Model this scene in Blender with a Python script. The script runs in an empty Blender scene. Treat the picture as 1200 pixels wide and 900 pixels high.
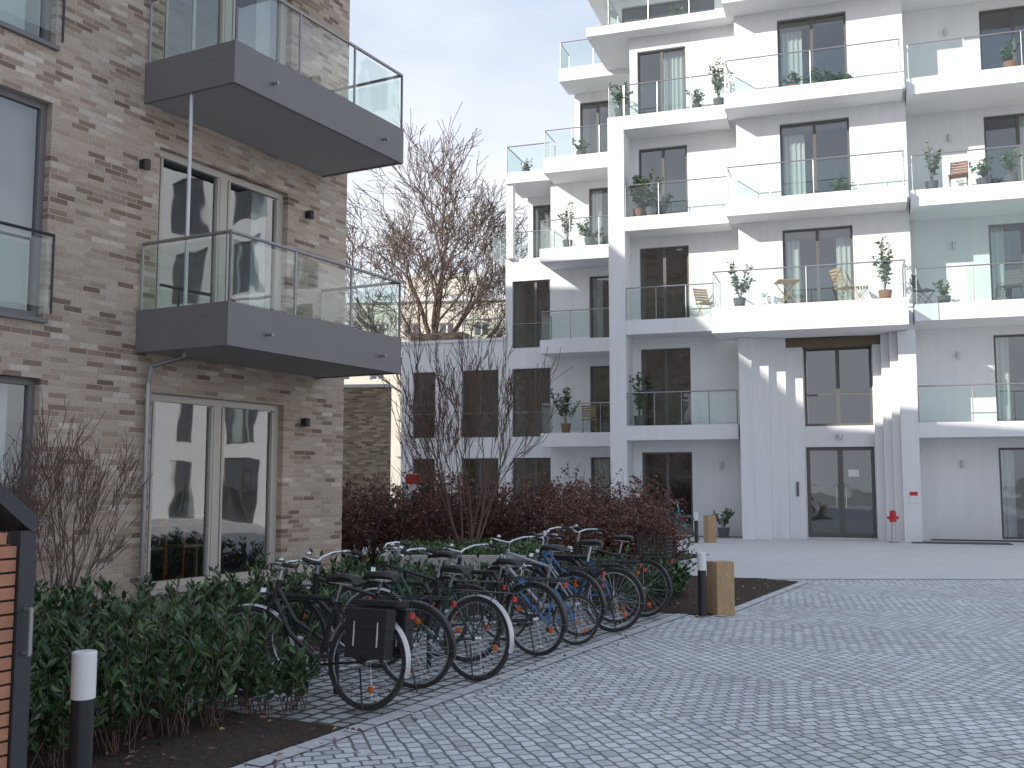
import bpy, math, random
import numpy as np
from mathutils import Vector, Matrix, noise
random.seed(7); rng=np.random.default_rng(7)
sc=bpy.context.scene
sc.view_settings.view_transform='Standard'; sc.view_settings.look='None'; sc.view_settings.exposure=0
def rad(a): return math.radians(a)
# ---------------------------------------------------------------- materials
def newmat(n):
    m=bpy.data.materials.new(n); m.use_nodes=True; nt=m.node_tree
    return m,nt,nt.nodes['Principled BSDF'],nt.nodes,nt.links
def mat(n,c,rough=.6,metal=0,var=.12,scale=6,bump=0,bscale=60,spec=.5):
    m,nt,b,N,L=newmat(n)
    tc=N.new('ShaderNodeTexCoord'); nz=N.new('ShaderNodeTexNoise'); nz.inputs['Scale'].default_value=scale; nz.inputs['Detail'].default_value=6
    L.new(tc.outputs['Object'],nz.inputs['Vector'])
    mx=N.new('ShaderNodeMixRGB'); mx.inputs[1].default_value=(*[x*(1-var) for x in c],1); mx.inputs[2].default_value=(*[min(1,x*(1+var)) for x in c],1)
    L.new(nz.outputs['Fac'],mx.inputs[0]); L.new(mx.outputs[0],b.inputs['Base Color'])
    b.inputs['Roughness'].default_value=rough; b.inputs['Metallic'].default_value=metal
    b.inputs['Specular IOR Level'].default_value=spec
    if bump:
        n2=N.new('ShaderNodeTexNoise'); n2.inputs['Scale'].default_value=bscale; n2.inputs['Detail'].default_value=4
        L.new(tc.outputs['Object'],n2.inputs['Vector'])
        bp=N.new('ShaderNodeBump'); bp.inputs['Strength'].default_value=bump; bp.inputs['Distance'].default_value=.02
        L.new(n2.outputs['Fac'],bp.inputs['Height']); L.new(bp.outputs[0],b.inputs['Normal'])
    return m
def plaster(n,c):
    m,nt,b,N,L=newmat(n)
    tc=N.new('ShaderNodeTexCoord')
    n1=N.new('ShaderNodeTexNoise'); n1.inputs['Scale'].default_value=.6; n1.inputs['Detail'].default_value=6; L.new(tc.outputs['Object'],n1.inputs['Vector'])
    mp=N.new('ShaderNodeMapping'); mp.inputs['Scale'].default_value=(5,5,.35); L.new(tc.outputs['Object'],mp.inputs[0])
    n2=N.new('ShaderNodeTexNoise'); n2.inputs['Scale'].default_value=1; n2.inputs['Detail'].default_value=5; L.new(mp.outputs[0],n2.inputs['Vector'])
    ad=N.new('ShaderNodeMath'); L.new(n1.outputs['Fac'],ad.inputs[0]); L.new(n2.outputs['Fac'],ad.inputs[1])
    mr=N.new('ShaderNodeMapRange'); mr.inputs[1].default_value=.7; mr.inputs[2].default_value=1.3; L.new(ad.outputs[0],mr.inputs[0])
    mx=N.new('ShaderNodeMixRGB'); mx.inputs[1].default_value=(*[x*.9 for x in c],1); mx.inputs[2].default_value=(*c,1); L.new(mr.outputs[0],mx.inputs[0])
    L.new(mx.outputs[0],b.inputs['Base Color']); b.inputs['Roughness'].default_value=.95; b.inputs['Specular IOR Level'].default_value=.1
    return m
def glassmat(n,base,amp,tint):
    m=bpy.data.materials.new(n); m.use_nodes=True; nt=m.node_tree; N=nt.nodes; L=nt.links
    N.remove(N['Principled BSDF'])
    lw=N.new('ShaderNodeLayerWeight'); lw.inputs['Blend'].default_value=.5
    pw=N.new('ShaderNodeMath'); pw.operation='POWER'; pw.inputs[1].default_value=3
    ma=N.new('ShaderNodeMath'); ma.operation='MULTIPLY_ADD'; ma.inputs[1].default_value=amp; ma.inputs[2].default_value=base; ma.use_clamp=True
    tr=N.new('ShaderNodeBsdfTransparent'); tr.inputs[0].default_value=(*tint,1)
    gl=N.new('ShaderNodeBsdfGlossy'); gl.inputs['Roughness'].default_value=.02; gl.inputs[0].default_value=(.95,.97,1,1)
    nz=N.new('ShaderNodeTexNoise'); nz.inputs['Scale'].default_value=.9; tc=N.new('ShaderNodeTexCoord'); L.new(tc.outputs['Object'],nz.inputs['Vector'])
    bp=N.new('ShaderNodeBump'); bp.inputs['Strength'].default_value=.25; bp.inputs['Distance'].default_value=.03
    L.new(nz.outputs['Fac'],bp.inputs['Height']); L.new(bp.outputs[0],gl.inputs['Normal'])
    mx=N.new('ShaderNodeMixShader')
    L.new(lw.outputs['Facing'],pw.inputs[0]); L.new(pw.outputs[0],ma.inputs[0]); L.new(ma.outputs[0],mx.inputs[0])
    L.new(tr.outputs[0],mx.inputs[1]); L.new(gl.outputs[0],mx.inputs[2]); L.new(mx.outputs[0],N['Material Output'].inputs[0])
    return m
def ramp(N,stops):
    r=N.new('ShaderNodeValToRGB'); e=r.color_ramp.elements
    while len(e)<len(stops): e.new(.5)
    for i,(p,c) in enumerate(stops): e[i].position=p; e[i].color=(*c,1)
    return r
def brickmat(n,w,h,ms,stops,mortar,bump=.5,off=.5,rot=0,mode='wall',zone=3.4):
    m,nt,b,N,L=newmat(n)
    tc=N.new('ShaderNodeTexCoord')
    if mode=='wall':
        sp=N.new('ShaderNodeSeparateXYZ'); L.new(tc.outputs['Object'],sp.inputs[0])
        ad=N.new('ShaderNodeMath'); L.new(sp.outputs[0],ad.inputs[0]); L.new(sp.outputs[1],ad.inputs[1])
        cb=N.new('ShaderNodeCombineXYZ'); L.new(ad.outputs[0],cb.inputs[0]); L.new(sp.outputs[2],cb.inputs[1]); vec=cb.outputs[0]
    else: vec=tc.outputs['Object']
    def bt(vec,rot):
        mp=N.new('ShaderNodeMapping'); mp.inputs['Rotation'].default_value=(0,0,rad(rot)); L.new(vec,mp.inputs[0])
        nz=N.new('ShaderNodeTexNoise'); nz.inputs['Scale'].default_value=4 if mode!='wall' else 1.5; L.new(vec,nz.inputs['Vector'])
        vm=N.new('ShaderNodeVectorMath'); vm.operation='MULTIPLY_ADD'; k=.06 if mode!='wall' else .006
        vm.inputs[1].default_value=(k,k,0); L.new(nz.outputs['Color'],vm.inputs[0]); L.new(mp.outputs[0],vm.inputs[2])
        t=N.new('ShaderNodeTexBrick'); t.inputs['Scale'].default_value=1; t.inputs['Brick Width'].default_value=w; t.inputs['Row Height'].default_value=h
        t.inputs['Mortar Size'].default_value=ms; t.inputs['Mortar Smooth'].default_value=.3; t.offset=off; t.inputs['Bias'].default_value=0
        t.inputs['Color1'].default_value=(0,0,0,1); t.inputs['Color2'].default_value=(1,1,1,1); t.inputs['Mortar'].default_value=(.5,.5,.5,1)
        L.new(vm.outputs[0],t.inputs['Vector']); return t
    t1=bt(vec,rot); col=t1.outputs['Color']; fac=t1.outputs['Fac']
    if mode=='zone':
        t2=bt(vec,rot+90)
        mp=N.new('ShaderNodeMapping'); mp.inputs['Rotation'].default_value=(0,0,rad(rot-45)); L.new(vec,mp.inputs[0])
        sp=N.new('ShaderNodeSeparateXYZ'); L.new(mp.outputs[0],sp.inputs[0])
        d=N.new('ShaderNodeMath'); d.operation='MULTIPLY'; d.inputs[1].default_value=1/zone; L.new(sp.outputs[0],d.inputs[0])
        f=N.new('ShaderNodeMath'); f.operation='FRACT'; L.new(d.outputs[0],f.inputs[0])
        g=N.new('ShaderNodeMath'); g.operation='GREATER_THAN'; g.inputs[1].default_value=.5; L.new(f.outputs[0],g.inputs[0])
        a=N.new('ShaderNodeMixRGB'); L.new(g.outputs[0],a.inputs[0]); L.new(col,a.inputs[1]); L.new(t2.outputs['Color'],a.inputs[2]); col=a.outputs[0]
        a2=N.new('ShaderNodeMixRGB'); L.new(g.outputs[0],a2.inputs[0]); L.new(fac,a2.inputs[1]); L.new(t2.outputs['Fac'],a2.inputs[2]); fac=a2.outputs[0]
    r=ramp(N,stops); L.new(col,r.inputs[0])
    n1=N.new('ShaderNodeTexNoise'); n1.inputs['Scale'].default_value=.45; n1.inputs['Detail'].default_value=6; L.new(vec,n1.inputs['Vector'])
    n2=N.new('ShaderNodeTexNoise'); n2.inputs['Scale'].default_value=35; n2.inputs['Detail'].default_value=5; L.new(vec,n2.inputs['Vector'])
    ad=N.new('ShaderNodeMath'); L.new(n1.outputs['Fac'],ad.inputs[0]); L.new(n2.outputs['Fac'],ad.inputs[1])
    mr=N.new('ShaderNodeMapRange'); mr.inputs[1].default_value=.6; mr.inputs[2].default_value=1.4; mr.inputs[3].default_value=.74; mr.inputs[4].default_value=1.22; L.new(ad.outputs[0],mr.inputs[0])
    mm=N.new('ShaderNodeMixRGB'); L.new(fac,mm.inputs[0]); L.new(r.outputs[0],mm.inputs[1]); mm.inputs[2].default_value=(*mortar,1)
    mu=N.new('ShaderNodeVectorMath'); mu.operation='SCALE'; L.new(mm.outputs[0],mu.inputs[0]); L.new(mr.outputs[0],mu.inputs['Scale'])
    L.new(mu.outputs[0],b.inputs['Base Color']); b.inputs['Roughness'].default_value=.7 if mode!='wall' else .85
    iv=N.new('ShaderNodeMath'); iv.operation='MULTIPLY_ADD'; iv.inputs[1].default_value=-1; L.new(fac,iv.inputs[0])
    n3=N.new('ShaderNodeMath'); n3.operation='MULTIPLY'; n3.inputs[1].default_value=.5; L.new(n2.outputs['Fac'],n3.inputs[0]); L.new(n3.outputs[0],iv.inputs[2])
    bp=N.new('ShaderNodeBump'); bp.inputs['Strength'].default_value=bump; bp.inputs['Distance'].default_value=.01; L.new(iv.outputs[0],bp.inputs['Height']); L.new(bp.outputs[0],b.inputs['Normal'])
    return m
M={}
M['brick']=brickmat('beige_brown_brick',.235,.064,.0055,[(0,(.20,.13,.095)),(.18,(.37,.27,.205)),(.45,(.54,.44,.355)),(.75,(.43,.325,.255)),(1,(.66,.575,.49))],(.50,.45,.385),.6,.38)
M['oldbrick']=brickmat('old_yellow_brick',.25,.075,.008,[(0,(.14,.095,.06)),(.5,(.28,.21,.135)),(1,(.37,.30,.21))],(.22,.2,.16),.6)
M['sett']=brickmat('granite_setts',.12,.098,.0095,[(0,(.46,.465,.475)),(.3,(.57,.575,.59)),(.7,(.64,.645,.66)),(1,(.72,.725,.74))],(.19,.19,.19),.9,.5,rot=-17,mode='zone')
M['sett2']=brickmat('open_joint_setts',.16,.14,.019,[(0,(.34,.345,.35)),(.5,(.46,.465,.47)),(1,(.56,.565,.57))],(.07,.075,.055),1,.5,rot=-62,mode='flat')
M['white']=plaster('white_render',(.82,.82,.825))
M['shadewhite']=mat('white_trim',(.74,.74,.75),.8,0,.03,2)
M['dframe']=mat('dark_window_frame',(.12,.11,.105),.5)
M['lframe']=mat('light_window_frame',(.56,.52,.46),.5,0,.04)
M['fascia']=mat('anthracite_balcony_metal',(.185,.178,.185),.5,.1,.08,3)
M['gate']=mat('dark_powder_coat',(.035,.037,.042),.45,0,.1)
M['soffit']=mat('balcony_soffit',(.40,.39,.39),.8,0,.06,2)
M['steel']=mat('galvanised_steel',(.34,.345,.35),.4,.7,.1)
M['lsteel']=mat('light_steel',(.55,.56,.57),.4,.5,.1)
M['glass']=glassmat('window_glass',.18,.8,(.70,.77,.77))
M['rglass']=glassmat('railing_glass',.08,.55,(.82,.91,.885))
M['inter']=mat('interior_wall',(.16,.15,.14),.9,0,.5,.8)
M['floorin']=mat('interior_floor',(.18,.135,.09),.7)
M['curtain']=mat('curtain_fabric',(.72,.72,.68),.95,0,.05)
M['blind']=mat('roller_blind',(.44,.40,.37),.9,0,.04)
M['gravel']=mat('light_gravel_path',(.60,.59,.575),.95,0,.1,1.2,.5,70)
M['ground']=mat('far_ground',(.25,.25,.23),.95,0,.2,.3,.3,20)
M['soil']=mat('bark_mulch_soil',(.07,.054,.043),.95,0,.6,22,1,50,spec=.1)
M['kerb']=mat('kerb_stone',(.54,.54,.545),.85,0,.15,8,.3,60)
M['concrete']=mat('concrete',(.50,.49,.46),.9,0,.12,3,.2,50)
M['mat']=mat('doormat',(.09,.09,.09),.95,0,.2,30)
M['bark']=mat('tree_bark',(.12,.085,.068),.95,0,.3,9)
M['barkd']=mat('shrub_bark',(.14,.09,.072),.9,0,.3,9)
M['leafA']=mat('laurel_leaf_dark',(.035,.07,.03),.36,0,.3,12)
M['leafB']=mat('laurel_leaf_mid',(.055,.105,.04),.34,0,.3,12)
M['leafC']=mat('laurel_leaf_light',(.10,.17,.06),.4,0,.3,12)
M['redA']=mat('copper_leaf_dark',(.075,.034,.026),.7,0,.3,12)
M['redB']=mat('copper_leaf',(.165,.07,.05),.7,0,.3,12)
M['redC']=mat('copper_leaf_light',(.26,.13,.09),.7,0,.3,12)
M['blackp']=mat('black_paint',(.024,.024,.026),.35,0,.1)
M['rubber']=mat('tyre_rubber',(.04,.038,.037),.85,0,.3,20)
M['chrome']=mat('chrome',(.62,.63,.64),.22,.95,.05)
M['redp']=mat('red_plastic',(.5,.02,.015),.3)
M['orangep']=mat('orange_reflector',(.7,.15,.02),.3)
M['bag']=mat('pannier_fabric',(.022,.022,.024),.85,0,.3,20,.3)
M['wp']=mat('white_paint',(.75,.75,.74),.4,0,.03)
M['wood']=mat('oak_wood',(.42,.28,.15),.8,0,.25,14,.4,30)
M['slat']=mat('larch_slats',(.42,.19,.11),.7,0,.25,10,.3,40)
M['blue']=mat('blue_paint',(.04,.17,.42),.35,0,.05)
M['teal']=mat('teal_paint',(.02,.28,.30),.4)
M['silver']=mat('silver_paint',(.45,.47,.5),.35,.3)
M['green']=mat('dark_green_paint',(.02,.06,.045),.35)
M['pot']=mat('terracotta_pot',(.30,.14,.09),.85)
M['potg']=mat('grey_pot',(.12,.12,.13),.7)
M['cream']=mat('cream_render',(.66,.62,.53),.9,0,.05,1)
M['sand']=mat('dark_leather',(.03,.026,.024),.5)
# ---------------------------------------------------------------- builder
class MB:
    def __init__(s): s.v=[];s.f=[];s.m=[];s.mats=[]
    def mi(s,k):
        if k not in s.mats: s.mats.append(k)
        return s.mats.index(k)
    def quad(s,a,b,c,d,k):
        n=len(s.v); s.v+=[a,b,c,d]; s.f.append((n,n+1,n+2,n+3)); s.m.append(s.mi(k))
    def box(s,x0,x1,y0,y1,z0,z1,k,bk=None):
        n=len(s.v); s.v+=[(x0,y0,z0),(x1,y0,z0),(x1,y1,z0),(x0,y1,z0),(x0,y0,z1),(x1,y0,z1),(x1,y1,z1),(x0,y1,z1)]
        F=[(0,3,2,1),(4,5,6,7),(0,1,5,4),(1,2,6,5),(2,3,7,6),(3,0,4,7)]
        for i,f in enumerate(F): s.f.append(tuple(n+j for j in f)); s.m.append(s.mi(bk if (bk and i==0) else k))
    def tube(s,p0,p1,r0,r1,n,k,cap=True):
        p0=Vector(p0);p1=Vector(p1);d=p1-p0
        if d.length<1e-6:return
        d.normalize(); u=d.orthogonal().normalized(); w=d.cross(u); b=len(s.v); mi=s.mi(k)
        for p,r in((p0,r0),(p1,r1)):
            for i in range(n):
                a=2*math.pi*i/n; s.v.append(tuple(p+(u*math.cos(a)+w*math.sin(a))*r))
        for i in range(n):
            j=(i+1)%n; s.f.append((b+i,b+j,b+n+j,b+n+i)); s.m.append(mi)
        if cap:
            s.f.append(tuple(b+i for i in reversed(range(n)))); s.m.append(mi)
            s.f.append(tuple(b+n+i for i in range(n))); s.m.append(mi)
    def poly(s,pts,r,n,k):
        for a,b in zip(pts,pts[1:]): s.tube(a,b,r,r,n,k)
    def torus(s,c,R,r,k,N=40,n=8,a0=0,a1=2*math.pi,sy=1):
        b=len(s.v); mi=s.mi(k); full=abs(a1-a0-2*math.pi)<1e-6; NN=N if full else N+1
        for i in range(NN):
            a=a0+(a1-a0)*i/N
            for j in range(n):
                t=2*math.pi*j/n; rr=R+r*math.cos(t); s.v.append((c[0]+rr*math.cos(a),c[1]+r*sy*math.sin(t),c[2]+rr*math.sin(a)))
        for i in range(N):
            i2=(i+1)%NN
            for j in range(n):
                j2=(j+1)%n; s.f.append((b+i*n+j,b+i*n+j2,b+i2*n+j2,b+i2*n+j)); s.m.append(mi)
    def ell(s,c,r,k,nu=12,nv=8):
        b=len(s.v); mi=s.mi(k)
        for i in range(nv+1):
            ph=math.pi*i/nv
            for j in range(nu):
                a=2*math.pi*j/nu; s.v.append((c[0]+r[0]*math.sin(ph)*math.cos(a),c[1]+r[1]*math.sin(ph)*math.sin(a),c[2]+r[2]*math.cos(ph)))
        for i in range(nv):
            for j in range(nu):
                s.f.append((b+i*nu+j,b+(i+1)*nu+j,b+(i+1)*nu+(j+1)%nu,b+i*nu+(j+1)%nu)); s.m.append(mi)
    def obj(s,name,parent=None,smooth=False,bevel=0):
        me=bpy.data.meshes.new(name); me.from_pydata(s.v,[],s.f)
        for k in s.mats: me.materials.append(M[k])
        me.polygons.foreach_set('material_index',s.m)
        if smooth: me.polygons.foreach_set('use_smooth',[True]*len(s.f))
        me.update(); o=bpy.data.objects.new(name,me); sc.collection.objects.link(o)
        if parent: o.parent=parent
        if bevel:
            bm=o.modifiers.new('bevel','BEVEL'); bm.width=bevel; bm.segments=2; bm.limit_method='ANGLE'
        if smooth: 
            try: me.set_sharp_from_angle(angle=rad(40))
            except Exception: pass
        return o
def empty(name,loc=(0,0,0),rz=0,rx=0,ry=0):
    e=bpy.data.objects.new(name,None); e.location=loc; e.rotation_euler=(rx,ry,rz); sc.collection.objects.link(e); e.empty_display_size=.2; return e
def TB(t,q,z=0): return (-4.27+.469*t+.883*q, 12.1+.883*t-.469*q, z)
def TW(s,w,z=0): return (6.64+.951*s-.309*w, 29.5-.309*s-.951*w, z)
def wall(mb,x0,x1,z0,z1,y,ops,k,depth=.15,rk=None):
    rk=rk or k
    xs=sorted({x0,x1,*[a for o in ops for a in o[:2]]}); zs=sorted({z0,z1,*[a for o in ops for a in o[2:4]]})
    xs=[x for x in xs if x0-1e-6<=x<=x1+1e-6]; zs=[z for z in zs if z0-1e-6<=z<=z1+1e-6]
    for a,b in zip(xs,xs[1:]):
        for c,d in zip(zs,zs[1:]):
            mx=(a+b)/2;mz=(c+d)/2
            if any(o[0]<mx<o[1] and o[2]<mz<o[3] for o in ops): continue
            mb.quad((a,y,c),(b,y,c),(b,y,d),(a,y,d),k)
    for a,b,c,d in [o[:4] for o in ops]:
        e=y+depth
        mb.quad((a,y,c),(a,e,c),(a,e,d),(a,y,d),rk); mb.quad((b,e,c),(b,y,c),(b,y,d),(b,e,d),rk)
        mb.quad((a,y,d),(a,e,d),(b,e,d),(b,y,d),rk); mb.quad((a,e,c),(a,y,c),(b,y,c),(b,e,c),rk)
def window(mf,mg,mc,x0,x1,z0,z1,y,splits,fk,fw=.07,curt=None,transom=None,fd=.07):
    x0+=.002;x1-=.002;z0+=.002;z1-=.002
    mf.box(x0,x0+fw,y,y+fd,z0,z1,fk); mf.box(x1-fw,x1,y,y+fd,z0,z1,fk)
    mf.box(x0+fw,x1-fw,y,y+fd,z1-fw,z1,fk); mf.box(x0+fw,x1-fw,y,y+fd,z0,z0+fw,fk)
    for s in splits:
        xm=x0+(x1-x0)*s; mf.box(xm-fw*.75,xm+fw*.75,y-.006,y+fd-.004,z0+fw,z1-fw,fk)
    if transom: mf.box(x0+fw,x1-fw,y+.004,y+fd-.01,transom-.025,transom+.025,fk)
    mg.quad((x0,y+.035,z0),(x1,y+.035,z0),(x1,y+.035,z1),(x0,y+.035,z1),'glass')
    if curt:
        for (ca,cb,kk) in curt:
            a=x0+(x1-x0)*ca;b=x0+(x1-x0)*cb; n=max(4,int((b-a)/.04)); pv=None
            if kk=='blind': mc.quad((a,y+.15,z0),(b,y+.15,z0),(b,y+.15,z1),(a,y+.15,z1),kk); continue
            for i in range(n+1):
                x=a+(b-a)*i/n; yy=y+.25+.035*math.sin(i*1.9+a*7)
                if pv: mc.quad((pv[0],pv[1],z0),(x,yy,z0),(x,yy,z1),(pv[0],pv[1],z1),kk)
                pv=(x,yy)
def grail(mr,mg,pts,z,h=1.0,rk='steel',step=1.3,pr=.02):
    for (a,b) in zip(pts,pts[1:]):
        a=Vector((*a,0));b=Vector((*b,0)); L=(b-a).length; n=max(1,round(L/step)); d=(b-a)/n
        for i in range(n+1):
            p=a+d*i; mr.tube((p.x,p.y,z),(p.x,p.y,z+h),pr,pr,6,rk)
        mr.tube((a.x,a.y,z+h),(b.x,b.y,z+h),pr*1.25,pr*1.25,8,rk)
        for i in range(n):
            p=a+d*i+d*.03; q=a+d*(i+1)-d*.03
            mg.quad((p.x,p.y,z+.06),(q.x,q.y,z+.06),(q.x,q.y,z+h-.06),(p.x,p.y,z+h-.06),'rglass')
# ---------------------------------------------------------------- ground
mb=MB(); mb.quad((-300,-200,0),(300,-200,0),(300,500,0),(-300,500,0),'ground'); mb.obj('ground')
mb=MB(); mb.quad((-14,-12,.004),(40,-12,.004),(40,16.9,.004),(-14,17.3,.004),'sett'); mb.obj('cobbled_pavement')
mb=MB(); mb.quad((-14,17.3,.004),(40,16.9,.004),(40,45,.004),(-14,45,.004),'gravel'); mb.obj('gravel_path')
mb=MB(); mb.quad(TB(-3.15,3.2,.009),TB(-3.15,5.3,.009),TB(3.4,5.3,.009),TB(3.4,3.2,.009),'sett2'); mb.obj('bicycle_parking_pavement')
mb=MB()
def kerbline(p,q,w,z,k='kerb'):
    p=Vector(p);q=Vector(q);d=(q-p);n=max(1,int(d.length/.22));d/=n;nn=Vector((d.y,-d.x,0)).normalized()*w
    for i in range(n):
        a=p+d*(i+.03);b=p+d*(i+.97);zz=z+random.uniform(0,.004)
        v=[(x.x,x.y,zz) for x in (a,b,b+nn,a+nn)]; mb.quad(v[3],v[2],v[1],v[0],k)
kerbline(TB(-9,5.3),TB(3.4,5.3),.14,.013); kerbline(TB(3.4,5.75),TB(8.2,5.75),.12,.013); kerbline((-2,17.15,0),(16,16.95,0),-.16,.009)
mb.obj('kerb')
def soil(t0,t1,q0,q1,mbx):
    nt=int((t1-t0)/.16);nq=int((q1-q0)/.16); b=len(mbx.v)
    for i in range(nt+1):
        for j in range(nq+1):
            t=t0+(t1-t0)*i/nt;q=q0+(q1-q0)*j/nq;p=TB(t,q)
            e=min(i,nt-i,j,nq-j); z=.014+(.0 if e==0 else .03+.03*noise.noise(Vector((p[0]*2,p[1]*2,0))))
            mbx.v.append((p[0],p[1],z))
    mi=mbx.mi('soil')
    for i in range(nt):
        for j in range(nq):
            a=b+i*(nq+1)+j; mbx.f.append((a,a+1,a+nq+2,a+nq+1)[::-1]); mbx.m.append(mi)
mb=MB(); soil(-9,-3.15,.02,5.28,mb); soil(-3.15,3.4,.02,3.2,mb); soil(3.4,8.2,.02,5.7,mb); soil(8.2,13.5,-4,2.6,mb); soil(3.75,8.2,-6,.02,mb)
mb.obj('planting_bed_soil',smooth=True)
mb=MB()
for a,b in((5.0,9),(-3.3,-.1)):
    y=-.8 if a<0 else -1.2
    mb.quad(TW(a,-.4,.008),TW(b,-.4,.008),TW(b,y,.008),TW(a,y,.008),'soil')
mb.obj('drainage_strip')
mb=MB(); mb.box(-1.2,1.2,-.4,.4,.005,.02,'mat'); d=mb.obj('doormat'); d.location=TW(5.6,.75); d.rotation_euler=(0,0,rad(-18.6))
# ---------------------------------------------------------------- brick building
BB=empty('brick_apartment_building',TB(0,0),rad(62))
w=MB();fr=MB();gl=MB();cu=MB();it=MB()
ops=[]
for k in range(4):
    z=.33+3*k
    ops.append((0,2.35,z,z+2.33)); ops.append((-4.0,-1.51,z,z+2.36)); ops.append((-8.6,-6.1,z,z+2.36))
wall(w,-28,3.7,0,12.7,0,ops,'brick',.13)
w.quad((3.7,0,0),(3.7,26,0),(3.7,26,12.7),(3.7,0,12.7),'brick')
w.quad((-28,26,0),(-28,0,0),(-28,0,12.7),(-28,26,12.7),'brick')
w.quad((-28,0,12.7),(3.7,0,12.7),(3.7,26,12.7),(-28,26,12.7),'concrete')
w.quad((3.7,26,0),(-28,26,0),(-28,26,12.7),(3.7,26,12.7),'brick')
w.box(-28.03,3.73,-.03,.3,12.7,12.78,'fascia')
# unseen taller block, added to shade the left part of the white building
w.box(-14,3.65,13.5,25.9,12.71,19.0,'brick'); w.box(-14.1,3.75,13.4,26,19.0,19.15,'fascia')
w.obj('brick_walls',BB)
for i,o in enumerate(ops):
    if i%3==0:
        c=[(.02,.14,'curtain'),(.86,.97,'curtain')] if i else None
        window(fr,gl,cu,*o[:4],.09,[.5],'lframe',.085,c)
        fr.box(o[0]-.02,o[1]+.02,-.05,.088,o[2]-.05,o[2]-.004,'lframe')
        for xa,xb in((o[0]+.1,o[0]+1.1),(o[0]+1.26,o[1]-.1)):
            for xx in(xa,xb-.035): fr.box(xx,xx+.035,.082,.15,o[2]+.1,o[3]-.1,'lframe')
    else:
        c=[(0,1,'blind')] if i in(4,) else [(.05,.3,'curtain'),(.7,.95,'curtain')]
        window(fr,gl,cu,*o[:4],.09,[.5],'fascia',.07,c)
        fr.box(o[0]-.02,o[1]+.02,-.05,.088,o[2]-.05,o[2]-.004,'fascia')
fr.obj('window_frames',BB); gl.obj('window_glass',BB); cu.obj('curtains',BB)
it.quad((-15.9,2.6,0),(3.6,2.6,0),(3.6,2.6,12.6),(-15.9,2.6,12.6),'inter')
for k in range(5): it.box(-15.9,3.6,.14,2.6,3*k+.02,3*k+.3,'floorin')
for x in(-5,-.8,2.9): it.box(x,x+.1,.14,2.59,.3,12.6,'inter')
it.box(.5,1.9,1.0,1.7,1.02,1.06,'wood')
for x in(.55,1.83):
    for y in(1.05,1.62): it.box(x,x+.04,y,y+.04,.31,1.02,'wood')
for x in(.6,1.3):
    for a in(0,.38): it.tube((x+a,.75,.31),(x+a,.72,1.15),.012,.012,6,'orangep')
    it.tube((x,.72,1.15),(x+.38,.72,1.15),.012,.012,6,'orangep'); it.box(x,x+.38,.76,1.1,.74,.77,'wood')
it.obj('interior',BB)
mr=MB();mg=MB()
for k in(1,2,3): grail(mr,mg,[(-4.05,-.06),(-1.47,-.06)],3.38+3*(k-1),.85,'gate',1.3,.014)
mr.obj('french_balcony_rails',BB); mg.obj('french_balcony_glass',BB)
mbx=MB();mr=MB();mg=MB()
for k in(0,1,2):
    z=3.1+3*k
    x0,x1,yf=-.275,3.12,-1.43
    mbx.box(x0,x1,yf,yf+.04,z,z+.5,'fascia'); mbx.box(x0,x0+.04,yf+.04,-.003,z,z+.5,'fascia'); mbx.box(x1-.04,x1,yf+.04,-.003,z,z+.5,'fascia')
    mbx.box(x0+.04,x1-.04,yf+.04,-.003,z+.015,z+.22,'fascia','soffit')
    grail(mr,mg,[(x0+.03,-.04),(x0+.03,yf+.02),(x1-.03,yf+.02),(x1-.03,-.04)],z+.46,.83,'steel',1.15,.018)
    for xx in(.35,2.6): mbx.tube((xx,yf+.02,z+.2),(xx,yf-.1,z+.19),.02,.02,8,'steel')
mbx.obj('balcony_slabs',BB,bevel=.004); mr.obj('balcony_railings',BB); mg.obj('balcony_glass',BB)
m=MB(); 
for k in(1,2): m.tube((-.22,-.72,.6+3*k),(-.22,-.72,3.1+3*k),.024,.024,10,'lsteel')
m.poly([(-.13,-.07,.0),(-.13,-.07,2.75),(-.13,-.12,2.95),(0.0,-.5,3.05),(0.0,-.5,3.12)],.03,10,'steel')
for z in(.5,1.6,2.6): m.torus((-.13,-.07,z),.04,.008,'steel')
m.obj('downpipes',BB,smooth=True)
m=MB()
for (x,z) in((2.75,2.45),(-.28,5.35),(2.75,5.45)):
    m.box(x-.03,x+.03,-.05,-.003,z-.05,z+.05,'blackp'); m.tube((x,-.09,z-.07),(x,-.09,z+.05),.045,.045,12,'blackp')
m.obj('wall_lamps',BB)
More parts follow.
